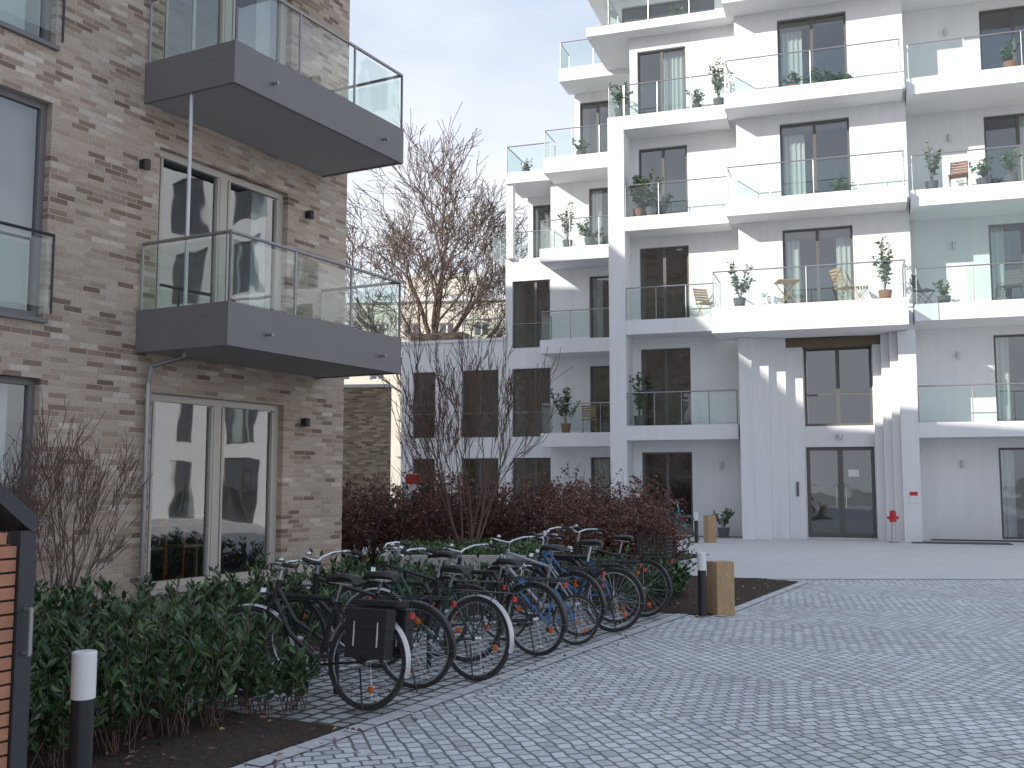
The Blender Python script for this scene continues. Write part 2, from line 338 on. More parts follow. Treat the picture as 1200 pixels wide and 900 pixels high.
# ---------------------------------------------------------------- white building
WB=empty('white_apartment_building',TW(0,0),rad(-18.6))
H=3.16
w=MB();fr=MB();gl=MB();cu=MB();it=MB();sl=MB();mr=MB();mg=MB()
def section(x0,x1,z0,z1,y,ops,depth=6,split=[.5]):
    x0+=.003;x1-=.003
    wall(w,x0,x1,z0,z1,y,ops,'white',.16)
    w.quad((x0,y+depth,z0),(x0,y,z0),(x0,y,z1),(x0,y+depth,z1),'white'); w.quad((x1,y,z0),(x1,y+depth,z0),(x1,y+depth,z1),(x1,y,z1),'white')
    w.quad((x0,y,z1),(x1,y,z1),(x1,y+depth,z1),(x0,y+depth,z1),'concrete')
    w.quad((x1,y+depth,z0),(x0,y+depth,z0),(x0,y+depth,z1),(x1,y+depth,z1),'white')
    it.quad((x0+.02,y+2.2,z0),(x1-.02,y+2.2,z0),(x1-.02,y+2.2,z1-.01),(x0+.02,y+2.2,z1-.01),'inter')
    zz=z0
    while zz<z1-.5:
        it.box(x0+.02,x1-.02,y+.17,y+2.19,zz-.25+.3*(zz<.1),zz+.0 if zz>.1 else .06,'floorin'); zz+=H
    for i,o in enumerate(ops):
        r=random.random()
        c=None
        if len(o)>5: c=o[5]
        elif r<.35: c=[(.04,.24,'curtain'),(.76,.96,'curtain')]
        elif r<.6: c=[(.04,.35,'curtain')]
        elif r<.75: c=[(.5,.96,'curtain')]
        window(fr,gl,cu,*o[:4],y+.1,o[4] if len(o)>4 else split,'dframe',.06,c)
def lv(a,b,ks,h=2.5,*ex): return [(a,b,H*k+.03,H*k+h,*ex) for k in ks]
section(-12.76,-8.72,0,6.65,4.3,lv(-12.3,-11.4,(0,1),2.45,[],None)+lv(-10.38,-8.96,(0,1),2.45,[.5],None))
section(-8.7,-7.0,0,H*3+.1,4.3,lv(-8.44,-7.03,(0,1,2),2.45,[.6],None))
section(-8.4,-7.0,H*3+.1,H*4-.29,6.0,[(-8.2,-7.1,H*3+.15,H*3+2.5,[.5],None)],4)
section(-7.0,-3.85,0,H*4,4.3,lv(-5.6,-3.95,(0,1,2,3),2.45))
section(-6.1,-3.85,H*4,H*5-.28,4.3,[(-5.9,-4.0,H*4+.05,H*4+2.45,[.33,.66])],5)
section(-3.35,0,0,H*5-.1,.8,lv(-3.1,-1.58,(0,1,2,3,4)))
section(0,4.7,5.7,H*6,0,lv(1.25,3.18,(2,3,4,5),2.55))
section(4.7,8.9,0,H*6,1.2,lv(6.83,8.6,(0,1,2,3,4,5),2.55))
o=[]
for k in range(6):
    for x in(10,14,18,22,26,30): o+=lv(x,x+2,(k,),2.45)
section(8.9,36,0,H*6,0,o,10)
section(-4.6,0,H*5-.05,H*5+2.5,3.6,[(-4.2,-1.0,H*5,H*5+2.25,[.3,.6,.8],None)],5)
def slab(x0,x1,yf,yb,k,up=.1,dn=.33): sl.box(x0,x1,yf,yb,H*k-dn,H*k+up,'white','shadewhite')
for k in(1,2,3,4): slab(-3.347,-.62 if k==2 else (-.24 if k>2 else -.1),-.2,.797,k)
slab(-3.85,-3.35,-.2,4.2,4)
slab(-.6,4.5,-1.7,-.003,2,.1,.62)
for k in(3,4,5): slab(-.22,4.6,-1.0,-.003,k,.12,.33)
slab(4.72,8.88,.0,1.197,1,.06,.35)
for k in(2,3,4,5): slab(4.72,12,-.6,-.004,k,.08,.38); slab(4.72,8.88,-.002,1.197,k,.08,.38)
for k in(1,2,3): slab(-7.0,-3.87,2.95,4.297,k,.08,.38)
slab(-6.85,-3.87,2.9,4.297,4,.08,.45); slab(-8.6,-6.87,4.0,5.998,4,.04,.35)
slab(-6.3,-3.87,3.0,4.297,5,.08,.38); slab(-4.6,-.01,.2,3.597,5,.08,.2)
sl.box(-5.3,-.01,2.3,9,H*5+2.5,H*5+2.85,'white')
sl.box(-8.6,-8.35,4.1,4.35,H*3+.1,H*4-.352,'white')
w.box(-3.85,-3.35,-.2,4.6,0,H*4-.335,'white')
sl.box(-12.8,-8.72,4.25,4.5,6.65,6.76,'shadewhite')
w.box(0,.35,-.6,1.5,0,5.69,'white'); w.box(4.25,4.7,-.6,1.5,0,5.69,'white')
for a,b,y in((.35,.8,-.35),(.8,1.25,-.1),(1.25,1.7,.2)): w.box(a+.001,b,y,1.5,0,5.69,'white')
for a,b,y in((3.6,3.82,.2),(3.82,4.04,-.1),(4.04,4.249,-.35)): w.box(a,b-.001,y,1.5,0,5.69,'white')
wall(w,1.70,3.6,0,5.69,.6,[(1.72,3.58,.03,2.6),(1.72,3.58,3.2,5.6)],'white',.15)
window(fr,gl,cu,1.72,3.58,.03,2.6,.68,[.5],'dframe',.1,None)
window(fr,gl,cu,1.72,3.58,3.2,5.6,.68,[.5],'dframe',.07,None,4.1)
fr.box(1.75,2.6,.66,.7,.04,.16,'dframe'); fr.box(2.7,3.55,.66,.7,.04,.16,'dframe')
for x in(2.52,2.78): fr.tube((x,.6,.85),(x,.6,1.5),.015,.015,8,'chrome')
cu.quad((2.86,.70,1.75),(3.15,.70,1.75),(3.15,.70,1.95),(2.86,.70,1.95),'wp')
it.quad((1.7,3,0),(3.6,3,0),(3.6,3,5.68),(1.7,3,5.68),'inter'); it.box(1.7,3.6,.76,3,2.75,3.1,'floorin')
sl.tube((2.65,.55,2.95),(2.65,.55,2.83),.1,.1,16,'lsteel')
sl.box(1.45,1.52,.17,.198,1.2,1.6,'dframe'); sl.box(4.4,4.62,-.62,-.603,1.05,1.35,'wp'); sl.box(4.41,4.61,-.626,-.621,1.24,1.34,'redp')
for x in(-.7,5.9): sl.tube((x,.72 if x<0 else 1.12,2.0),(x,.72 if x<0 else 1.12,2.2),.05,.05,12,'lsteel')
for k in range(1,5): sl.tube((5.9,1.12,H*k+1.9),(5.9,1.12,H*k+2.1),.05,.05,12,'lsteel')
for k in(1,2,3,4): grail(mr,mg,[(-3.32,-.15),(-.65 if k==2 else -.28 if k>2 else -.12,-.15)],H*k+.1,.98,'steel',.9,.016)
grail(mr,mg,[(-3.8,3.9),(-3.8,-.15),(-3.35,-.15)],H*4+.1,.98,'steel',1.2,.016)
grail(mr,mg,[(-.55,-.05),(-.55,-1.65),(4.45,-1.65),(4.45,-.5)],H*2+.1,1.0,'steel',1.25,.016)
for k in(3,4): grail(mr,mg,[(-.17,-.05),(-.17,-.95),(4.55,-.95),(4.55,-.5)],H*k+.12,.98,'steel',1.2,.016)
grail(mr,mg,[(4.75,.05),(8.85,.05)],H+.06,1.0,'steel',1.3,.016)
for k in(2,3,4): grail(mr,mg,[(4.78,-.55),(11.9,-.55)],H*k+.08,.98,'steel',1.3,.016)
for x in(4.8,6.2,7.6): mg.quad((x,-.52,H*2+1.12),(x+1.35,-.52,H*2+1.12),(x+1.35,-.52,H*3-.42),(x,-.52,H*3-.42),'rglass')
for k in(1,2,3): grail(mr,mg,[(-6.95,4.2),(-6.95,3.0),(-3.9,3.0)],H*k+.08,.98,'steel',1.1,.016)
grail(mr,mg,[(-6.8,4.2),(-6.8,2.95),(-3.9,2.95)],H*4+.08,.98,'steel',1.1,.016); grail(mr,mg,[(-8.55,5.9),(-8.55,4.05),(-6.9,4.05)],H*4+.04,.98,'steel')
grail(mr,mg,[(-6.25,4.2),(-6.25,3.05),(-3.9,3.05),(-3.9,.3),(-.1,.3)],H*5+.08,.95,'steel',1.1,.016)
grail(mr,mg,[(-9.2,6),(-9.2,4.4),(-7.05,4.4)],H*3+.11,.98,'steel',.9,.016)
grail(mr,mg,[(-10.4,4.6),(-8.75,4.6)],6.66,.85,'steel')
for (a,b) in((-12.3,-11.4),(-10.38,-8.96),(-8.44,-7.03)):
    for k in(1,2):
        if k==2 and a<-8.5: continue
        grail(mr,mg,[(a+.02,4.33),(b-.02,4.33)],H*k+.05,.85,'steel',3,.012)
w.obj('white_walls',WB); fr.obj('window_frames',WB); gl.obj('window_glass',WB); cu.obj('curtains',WB); it.obj('interior',WB)
sl.obj('balcony_slabs',WB,bevel=.012); mr.obj('balcony_railings',WB); mg.obj('balcony_glass',WB)
m=MB(); m.box(-12.6,-10.5,4.7,5.4,6.66,7.1,'oldbrick'); m.obj('roof_planter_box',WB)
# ---------------------------------------------------------------- other buildings
OW=empty('old_brick_wall',(-9.5,34.2,0),rad(-8))
m=MB(); m.box(0,5.5,0,.4,0,4.7,'oldbrick'); m.box(-.05,5.55,-.06,.46,4.7,4.8,'concrete'); m.obj('brick_wall',OW)
CB=empty('cream_apartment_building',(-30,92,0),rad(-6))
w=MB();fr=MB();gl=MB();cu=MB()
o=[(x,x+1.3,3.2*k+1,3.2*k+2.8) for k in range(5) for x in np.arange(2,44,3.1)]
wall(w,0,46,0,17.5,0,o,'cream',.25); w.box(-.3,46.3,-.3,12,17.5,17.9,'shadewhite'); w.quad((0,12,0),(0,0,0),(0,0,17.5),(0,12,17.5),'cream'); w.quad((46,0,0),(46,12,0),(46,12,17.5),(46,0,17.5),'cream')
w.box(20,27,3,9,17.9,20.6,'cream')
for a in o: window(fr,gl,cu,*[float(q) for q in a],.2,[.5],'wp',.08,None)
gl.quad((.1,1.5,.1),(45.9,1.5,.1),(45.9,1.5,17.4),(.1,1.5,17.4),'inter')
for k in range(1,5):
    for x in(7.5,20,26,32): w.box(x,x+3,-1.2,-.003,3.2*k+.6,3.2*k+1.5,'cream')
w.obj('walls',CB); fr.obj('window_frames',CB); gl.obj('window_glass',CB)
# ---------------------------------------------------------------- trees
def grow(mbx,p,d,length,r,depth,k,spread=.5,up=.15,nb=(2,4),minr=.004,seg=3,sides=6,wob=.12,shrink=.72):
    d=d.normalized()
    pts=[(p.copy(),r)]
    for i in range(seg):
        d=(d+Vector((random.gauss(0,wob),random.gauss(0,wob),random.gauss(0,wob)+up*.3))).normalized()
        p=p+d*length/seg; rr=r*(1-.45*(i+1)/seg); pts.append((p.copy(),rr))
    for (a,ra),(b,rb) in zip(pts,pts[1:]): mbx.tube(a,b,max(ra,minr),max(rb,minr),max(3,sides),k,cap=False)
    if depth==0: return
    n=random.randint(*nb)
    for i in range(n):
        t=random.uniform(.35,1) if i else 1
        idx=min(seg-1,int(t*seg)); f=t*seg-idx
        if t==1: q,rq=pts[-1]
        else: q=pts[idx][0].lerp(pts[idx+1][0],f); rq=pts[idx][1]
        s=Vector((random.gauss(0,1),random.gauss(0,1),random.gauss(0,.6))); s-=s.dot(d)*d
        if s.length<1e-3: continue
        s.normalize(); sp=spread*(.5 if i==0 else random.uniform(.7,1.3))
        nd=d+s*sp+Vector((0,0,up))
        grow(mbx,q,nd,length*shrink*random.uniform(.8,1.15),rq*(.8 if i==0 else .58),depth-1,k,spread,up,nb,minr,seg,max(3,sides-1),wob,shrink)
random.seed(21)
T=empty('bare_tree',(-3.9,50,0)); m=MB()
m.tube((0,0,-.2),(.1,0,3.5),.40,.34,10,'bark'); m.tube((.1,0,3.5),(.0,0,8.0),.34,.2,10,'bark')
for i in range(11):
    a=i*2.4+random.uniform(-.3,.3); z=4.4+.40*i; k=1.15-.07*i
    grow(m,Vector((.08,0,z)),Vector((math.cos(a)*k,math.sin(a)*k,.8)),3.8,.14,5,'bark',.66,.06,(3,4),.014,3,6,.11,.71)
m.obj('trunk_and_branches',T)
def smalltree(name,loc,h,n,r,seed,spread=.35,k='barkd',dep=4,lean=.25,minr=.003):
    random.seed(seed); T=empty(name,loc); m=MB()
    for i in range(n):
        a=random.uniform(0,6.28); grow(m,Vector((math.cos(a)*.05,math.sin(a)*.05,0)),Vector((math.cos(a)*lean,math.sin(a)*lean,1)),h*.38,r*random.uniform(.6,1),dep,k,spread,.22,(2,4),minr,3,5,.1,.7)
    m.obj('stems',T); return T
smalltree('young_bare_tree',(-.78,17.6,0),4.3,7,.04,5,.42,minr=.0055)
smalltree('young_bare_tree',(-1.5,22,0),4.0,3,.03,6,.42,minr=.005)
smalltree('bare_shrub',(-4.35,9.9,0),2.3,10,.018,8,.45,dep=4,lean=.55,minr=.0032)
smalltree('bare_shrub',(-4.6,8.9,0),1.9,8,.015,9,.45,dep=4,lean=.55,minr=.003)
# ---------------------------------------------------------------- foliage
def leaves(mbx,P,D,Ln,Wd,keys,probs):
    P=np.asarray(P);D=np.asarray(D);n=len(P)
    if n==0:return
    D/=np.linalg.norm(D,axis=1)[:,None]; R=rng.normal(size=(n,3)); S=np.cross(D,R); S/=np.linalg.norm(S,axis=1)[:,None]+1e-9; Nn=np.cross(S,D)
    Ln=np.broadcast_to(Ln,(n,))[:,None]; Wd=np.broadcast_to(Wd,(n,))[:,None]
    A=P;B=P+D*Ln*.5+S*Wd+Nn*Wd*.35;C=P+D*Ln-Nn*Ln*.08;E=P+D*Ln*.5-S*Wd+Nn*Wd*.35
    b=len(mbx.v); V=np.stack([A,B,C,E],1).reshape(-1,3); mbx.v+=[tuple(x) for x in V.tolist()]
    ks=[mbx.mi(k) for k in keys]; ch=rng.choice(ks,size=n,p=probs)
    for i in range(n):
        q=b+4*i; mbx.f.append((q,q+1,q+2)); mbx.f.append((q,q+2,q+3)); mbx.m+= [int(ch[i])]*2
def laurel(name,pts,hfun,stems=12,lv=13,ll=.105,lw=.02):
    m=MB();P=[];D=[]
    for (x,y) in pts:
        h0=hfun(x,y)
        for s in range(stems):
            a=random.uniform(0,6.28);ln=random.uniform(.05,.6);d=Vector((math.cos(a)*ln,math.sin(a)*ln,1)).normalized();h=h0*random.uniform(.5,1.18)
            b=Vector((x+random.uniform(-.08,.08),y+random.uniform(-.08,.08),.02)); tip=b+d*h
            m.tube(b,tip,.005,.003,3,'barkd',cap=False)
            for j in range(lv):
                f=random.uniform(.15,1)**.7; p=b+d*h*f; aa=random.uniform(0,6.28); o=Vector((math.cos(aa),math.sin(aa),random.uniform(.1,1.1)))+d*.35
                P.append(tuple(p));D.append(tuple(o))
    n=len(P); leaves(m,P,D,rng.uniform(ll*.7,ll*1.2,n),rng.uniform(lw*.8,lw*1.2,n),['leafA','leafB','leafC'],[.40,.40,.20]); return m.obj(name)
random.seed(3)
def gridpts(t0,t1,q0,q1,sp,fn=None):
    r=[];t=t0
    while t<t1:
        q=q0
        while q<q1:
            tt=t+random.uniform(-.4,.4)*sp;qq=q+random.uniform(-.4,.4)*sp
            if fn is None or fn(tt,qq): p=TB(tt,qq); r.append((p[0],p[1]))
            q+=sp
        t+=sp
    return r
laurel('laurel_hedge',gridpts(-7.0,-2.8,1.2,4.85,.34,lambda t,q: not(q>3.9 and t<-5.6)),lambda x,y:.68+.3*noise.noise(Vector((x*1.3,y*1.3,3))),13,14)
laurel('laurel_hedge',gridpts(-2.8,2.6,1.5,3.4,.4),lambda x,y:.58+.2*noise.noise(Vector((x*1.3,y*1.3,3))),10,12)
laurel('laurel_hedge',gridpts(3.0,5.2,3.0,4.9,.36),lambda x,y:.55+.15*noise.noise(Vector((x*1.3,y*1.3,3))),11,12)
def redhedge(name,pts,h):
    m=MB();P=[];D=[]
    for (x,y) in pts:
        hv=h*(1+.45*noise.noise(Vector((x*.9,y*.9,0))))
        for s in range(7):
            a=random.uniform(0,6.28);ln=random.uniform(.05,.45);d=Vector((math.cos(a)*ln,math.sin(a)*ln,1)).normalized();hh=hv*random.uniform(.6,1.3)
            b=Vector((x,y,0)); m.tube(b,b+d*hh,.008,.003,3,'barkd',cap=False)
            for tw in range(5):
                f=random.uniform(.25,.95);p=b+d*hh*f;o=Vector((random.gauss(0,1),random.gauss(0,1),random.uniform(.3,1.3))).normalized()*.3;m.tube(p,p+o,.004,.002,3,'barkd',cap=False)
                for j in range(6):
                    P.append(tuple(p+o*random.uniform(.2,1)));D.append((random.gauss(0,1),random.gauss(0,1),random.gauss(0,.8)))
    n=len(P); leaves(m,P,D,rng.uniform(.05,.085,n),rng.uniform(.016,.026,n),['redA','redB','redC'],[.3,.42,.28]); return m.obj(name)
pts=[]
for i in range(210):
    f=random.random(); x=-4.2+7.1*f; y=18.8+1.2*f+random.uniform(-.2,2.2); pts.append((x,y))
redhedge('copper_beech_hedge',pts,1.25)
pts=[(random.uniform(.7,2.7),random.uniform(16.8,18.6)) for i in range(55)]
redhedge('copper_beech_hedge',pts,1.0)
RP=empty('raised_planter',(-2.1,16.3,0),rad(-2))
m=MB(); m.box(0,2.7,0,.15,0,.45,'concrete'); m.box(0,.15,.15,2,0,.45,'concrete'); m.box(2.55,2.7,.15,2,0,.45,'concrete'); m.box(.15,2.55,.15,2,0,.38,'soil'); m.obj('planter_walls',RP)
m=MB();P=[];D=[]
for i in range(2600):
    P.append((random.uniform(.15,2.55),random.uniform(.16,1.9),.39+random.random()**2*.2));D.append((random.gauss(0,1),random.gauss(0,1),random.uniform(0,1.2)))
leaves(m,P,D,.09,.022,['leafB','leafC'],[.3,.7]); m.obj('ground_cover',RP)
m=MB();P=[];D=[]
for i in range(2400):
    t=random.uniform(-8,8);q=random.uniform(.3,5.6)
    if -3.2<t<3.4 and q>3.1 and random.random()<.8: continue
    p=TB(t,q,.05 if not(-3.2<t<3.4 and q>3.1) else .02); P.append(p);D.append((random.gauss(0,1),random.gauss(0,1),random.gauss(0,.15)))
leaves(m,P,D,rng.uniform(.03,.07,len(P)),.015,['redB','redC','wood'],[.5,.35,.15]); m.obj('fallen_leaves')
# ---------------------------------------------------------------- bicycles
def bicycle(loc,heading,paint='blackp',lady=False,R=.345,scale=.96,lean=4,bag=False,basket=False,steer=0,guard='blackp',rack=True,sad='sand',crate=False):
    E=empty('bicycle',loc,heading,rad(lean)); E.scale=(scale,)*3
    wb=1.08
    def wheel(name,cx,guardk,parent,a0,a1):
        m=MB(); c=(cx,0,R); m.torus(c,R-.018,.018,'rubber',44,8); m.torus(c,R-.042,.010,'chrome',44,6,sy=1.1)
        m.tube((cx,-.045,R),(cx,.045,R),.018,.018,10,'chrome')
        for i in range(28):
            a=i*2*math.pi/28; s=.025 if i%2 else -.025; a2=a+(.5 if (i//2)%2 else -.5)
            m.tube((cx+.02*math.cos(a2),s,R+.02*math.sin(a2)),(cx+(R-.045)*math.cos(a),0,R+(R-.045)*math.sin(a)),.0013,.0013,3,'chrome',cap=False)
        ra=random.uniform(0,3)
        for a in(ra,ra+3.14): m.ell((cx+.2*math.cos(a),0,R+.2*math.sin(a)),(.028,.007,.028),'orangep',8,6)
        m.obj(name,parent,smooth=True)
        if guardk:
            g=MB(); b=len(g.v);n=22;mi=g.mi(guardk);rr=R+.018
            prof=[(-.03,-.012),(-.018,0),(.018,0),(.03,-.012)]
            for i in range(n+1):
                a=a0+(a1-a0)*i/n
                for (yy,dr) in prof: g.v.append((cx+(rr+dr)*math.cos(a),yy,R+(rr+dr)*math.sin(a)))
            for i in range(n):
                for j in range(3): g.f.append((b+i*4+j,b+i*4+j+1,b+i*4+4+j+1,b+i*4+4+j)); g.m.append(mi)
            for s in(-.032,.032):
                am=a1-.2
                g.tube((cx,s*1.4,R),(cx+rr*math.cos(am),s,R+rr*math.sin(am)),.003,.003,4,'chrome')
            g.obj(name.replace('wheel','mudguard'),parent,smooth=True)
    wheel('rear_wheel',0,guard,E,.35,math.pi+.25)
    bb=(.44,0,.29); st=(.31,0,.76); ht=(.865,0,.90); hb=(.90,0,.72)
    m=MB()
    m.tube(bb,st,.017,.017,10,paint); m.tube(ht,hb,.021,.021,10,paint)
    if lady:
        m.poly([(.893,0,.75),(.72,0,.50),(.5,0,.35),bb],.019,10,paint); m.poly([(.875,0,.84),(.68,0,.60),(.40,0,.47)],.015,10,paint)
    else:
        m.tube(hb,bb,.019,.019,10,paint); m.tube((ht[0],0,ht[2]-.04),(st[0]+.005,0,st[2]-.03),.016,.016,10,paint)
    for s in(-.055,.055):
        m.tube((bb[0],s*.7,bb[2]),(0,s,R),.01,.008,8,paint); m.tube((st[0],s*.4,st[2]-.03),(0,s,R),.009,.007,8,paint)
    m.obj('frame',E,smooth=True)
    sh=random.uniform(-.06,.03)
    m=MB(); m.tube(st,(.275,0,.90+sh),.013,.013,8,'chrome')
    m.torus((bb[0],-.05,bb[2]),.085,.006,'chrome',28,6); 
    for i in range(5):
        a=i*1.2566; m.tube((bb[0],-.05,bb[2]),(bb[0]+.085*math.cos(a),-.05,bb[2]+.085*math.sin(a)),.006,.005,5,'chrome')
    m.tube((bb[0],-.08,bb[2]),(bb[0],.08,bb[2]),.02,.02,10,'chrome')
    ca=random.uniform(0,6.28)
    for s,q in((-1,0),(1,math.pi)):
        p=(bb[0]+.17*math.cos(ca+q),s*.09,bb[2]+.17*math.sin(ca+q)); m.tube((bb[0],s*.08,bb[2]),p,.011,.009,8,'chrome')
        m.box(p[0]-.045,p[0]+.045,min(p[1],p[1]+s*.1),max(p[1],p[1]+s*.1),p[2]-.012,p[2]+.012,'rubber')
    for dz in(.08,-.08): m.tube((bb[0],-.05,bb[2]+dz),(0,-.05,R+dz*.45),.004,.004,4,'rubber')
    m.tube((.02,.06,.3),(-.08,.14,.02),.007,.007,6,'blackp')
    m.obj('drivetrain',E,smooth=True)
    m=MB(); b=len(m.v); mi=m.mi(sad)
    prof=[(-.13,.075,.0),(-.10,.088,.025),(-.03,.075,.03),(.05,.04,.02),(.13,.018,.012),(.15,.008,-.01)]
    for (x,hw,dz) in prof:
        for j in range(8):
            a=math.pi*2*j/8; m.v.append((.27+x,hw*math.cos(a),.935+sh+dz*.6+(.028 if math.sin(a)>0 else .035)*math.sin(a)))
    for i in range(len(prof)-1):
        for j in range(8): m.f.append((b+i*8+j,b+i*8+(j+1)%8,b+i*8+8+(j+1)%8,b+i*8+8+j)); m.m.append(mi)
    m.f.append(tuple(b+j for j in range(8))); m.m.append(mi); e=b+(len(prof)-1)*8; m.f.append(tuple(e+j for j in range(8))[::-1]); m.m.append(mi)
    for s in(-.03,.03): m.tube((.2,s,.895+sh),(.38,s*.5,.91+sh),.004,.004,5,'chrome')
    m.obj('saddle',E,smooth=True)
    if rack:
        m=MB()
        for s in(-.06,0,.06): m.tube((-.33,s,.735),(.22,s,.735),.005,.005,6,'blackp')
        for x in(-.33,-.1,.1): m.tube((x,-.062,.735),(x,.062,.735),.005,.005,6,'blackp')
        for s in(-.065,.065): m.tube((-.2,s,.73),(0,s,R),.005,.005,6,'blackp'); m.tube((-.02,s,.73),(0,s,R),.005,.005,6,'blackp'); m.tube((.22,s,.735),(.29,s*.3,.68),.005,.005,6,'blackp')
        m.box(-.365,-.35,-.028,.028,.67,.71,'redp'); m.tube((-.33,0,.735),(-.355,0,.7),.006,.006,6,'blackp')
        m.obj('luggage_rack',E)
    if bag:
        m=MB()
        for s in(-1,1):
            y0,y1=(.07,.19) if s>0 else(-.19,-.07)
            m.box(-.26,.08,y0,y1,.38,.72,'bag'); m.box(-.265,.085,y0-.004,y1+.004,.58,.73,'bag')
            for xx in(-.2,.0): m.box(xx,xx+.014,y0-.008,y1+.008,.46,.64,'lsteel')
        m.box(-.28,.10,-.08,.08,.745,.79,'bag'); m.obj('panniers',E,bevel=.04)
    if crate:
        m=MB()
        for z in np.linspace(.76,.98,6): m.poly([(-.33,-.15,z),(.05,-.15,z),(.05,.15,z),(-.33,.15,z),(-.33,-.15,z)],.005,4,'blackp')
        for x in np.linspace(-.33,.05,9):
            for s in(-.15,.15): m.tube((x,s,.75),(x,s,.98),.004,.004,4,'blackp')
        for y in np.linspace(-.15,.15,7):
            for x in(-.33,.05): m.tube((x,y,.75),(x,y,.98),.004,.004,4,'blackp')
            m.tube((-.33,y,.755),(.05,y,.755),.004,.004,4,'blackp')
        m.obj('rear_basket',E)
    S=bpy.data.objects.new('steering',None); sc.collection.objects.link(S); S.parent=E; S.empty_display_size=.1
    piv=Vector((.9,0,.74)); ax=(Vector(ht)-Vector(hb)).normalized()
    S.matrix_local=Matrix.Translation(piv)@Matrix.Rotation(rad(steer),4,ax)@Matrix.Translation(-piv)
    wheel('front_wheel',wb,guard,S,-.1,math.pi*.95)
    m=MB(); m.box(.885,.935,-.06,.06,.70,.72,paint)
    for s in(-.055,.055): m.poly([(.91,s,.71),(1.0,s,.50),(wb,s,R)],.012,8,paint)
    hz=random.uniform(-.05,.03)
    m.tube(ht,(.845,0,.99+hz),.014,.014,8,'chrome')
    for s in(-1,1):
        m.poly([(.85,0,.99+hz),(.885,s*.08,1.01+hz),(.87,s*.2,1.04+hz),(.78,s*.28,1.05+hz),(.66,s*.30,1.03+hz)],.011,8,'chrome')
        m.tube((.74,s*.288,1.043+hz),(.64,s*.303,1.028+hz),.017,.016,8,'rubber'); m.tube((.80,s*.27,1.03+hz),(.70,s*.33,1.0+hz),.006,.005,5,'chrome')
        m.poly([(.80,s*.25,1.05+hz),(.93,s*.12,1.0+hz),(.93,s*.02,.83),(.88,s*.02,.70)],.003,4,'rubber')
    m.tube((.96,0,.80),(1.0,0,.80),.035,.04,12,'chrome'); m.tube((.9,0,.78),(.97,0,.80),.008,.008,6,'blackp'); m.ell((.80,.17,1.07+hz),(.025,.025,.018),'chrome')
    m.obj('fork_and_handlebar',S,smooth=True)
    if basket:
        m=MB()
        for z in np.linspace(.76,.98,6): m.poly([(.98,-.16,z),(1.22,-.16,z),(1.22,.16,z),(.98,.16,z),(.98,-.16,z)],.005,4,'blackp')
        for x in np.linspace(.98,1.22,7):
            for s in(-.16,.16): m.tube((x,s,.76),(x,s,.98),.004,.004,4,'blackp')
        for y in np.linspace(-.16,.16,8):
            for x in(.98,1.22): m.tube((x,y,.76),(x,y,.98),.004,.004,4,'blackp')
            m.tube((.98,y,.76),(1.22,y,.76),.004,.004,4,'blackp')
        m.obj('front_basket',S)
    return E
random.seed(11)
hd=rad(152)
bikes=[(-2.70,5.10,2,dict(paint='blackp',lady=True,bag=True,steer=18,guard='lsteel',lean=6)),
(-1.90,5.0,9,dict(paint='blackp',lady=False,steer=-14,guard='blackp',lean=-5)),
(-1.42,5.25,-5,dict(paint='green',lady=True,steer=16,guard='lsteel',lean=5)),
(-.70,4.75,8,dict(paint='blackp',lady=False,steer=25,lean=3,guard='blackp')),
(-.12,5.15,-6,dict(paint='blackp',lady=True,steer=-12,lean=-4,guard='blackp')),
(.62,5.2,5,dict(paint='blue',lady=False,steer=15,lean=7,scale=.70,guard=None,rack=False)),
(1.15,5.0,-7,dict(paint='silver',lady=False,steer=-22,lean=-5,guard='blackp')),
(1.6,5.2,6,dict(paint='blackp',lady=True,steer=8,lean=5,guard='blackp')),
(2.25,4.95,-2,dict(paint='blue',lady=True,steer=14,lean=-4,guard='blackp')),
(2.9,5.05,4,dict(paint='blackp',lady=False,steer=-10,lean=3,crate=True))]
for t,q,da,kw in bikes: bicycle(TB(t,q,.014),hd+rad(da),**kw)
bicycle(TW(-2.6,.7,.01),rad(-18),paint='teal',lady=True,guard='teal',lean=3)
for t in(-2.3,-1.0,.25,1.35,2.6):
    E=empty('bicycle_stand',TB(t,4.2,.01),hd); m=MB(); m.poly([(-.35,0,0),(-.35,0,.62),(-.3,0,.7),(.3,0,.7),(.35,0,.62),(.35,0,0)],.022,10,'blackp'); m.obj('hoop',E,smooth=True)
# ---------------------------------------------------------------- street furniture
def bollard(loc,h=.82):
    E=empty('bollard_light',loc); m=MB(); m.tube((0,0,0),(0,0,h-.21),.05,.05,24,'blackp'); m.tube((0,0,0),(0,0,.015),.09,.09,24,'steel'); m.obj('post',E,smooth=True)
    m=MB(); m.tube((0,0,h-.21),(0,0,h),.054,.054,24,'wp'); m.obj('lamp_cap',E,smooth=True,bevel=.006)
bollard((-1.93,4.72,0),.84); bollard((2.27,12.4,0),.76); bollard((4.85,27.2,0),.8)
for loc,h in(((2.53,12.6,0),.64),((5.25,27.4,0),.72)):
    E=empty('wooden_post',loc,rad(20)); m=MB(); m.box(-.12,.12,-.12,.12,0,h,'wood'); m.tube((-.05,-.122,h*.7),(-.05,-.128,h*.7),.02,.02,10,'steel'); m.obj('oak_block',E,bevel=.012)
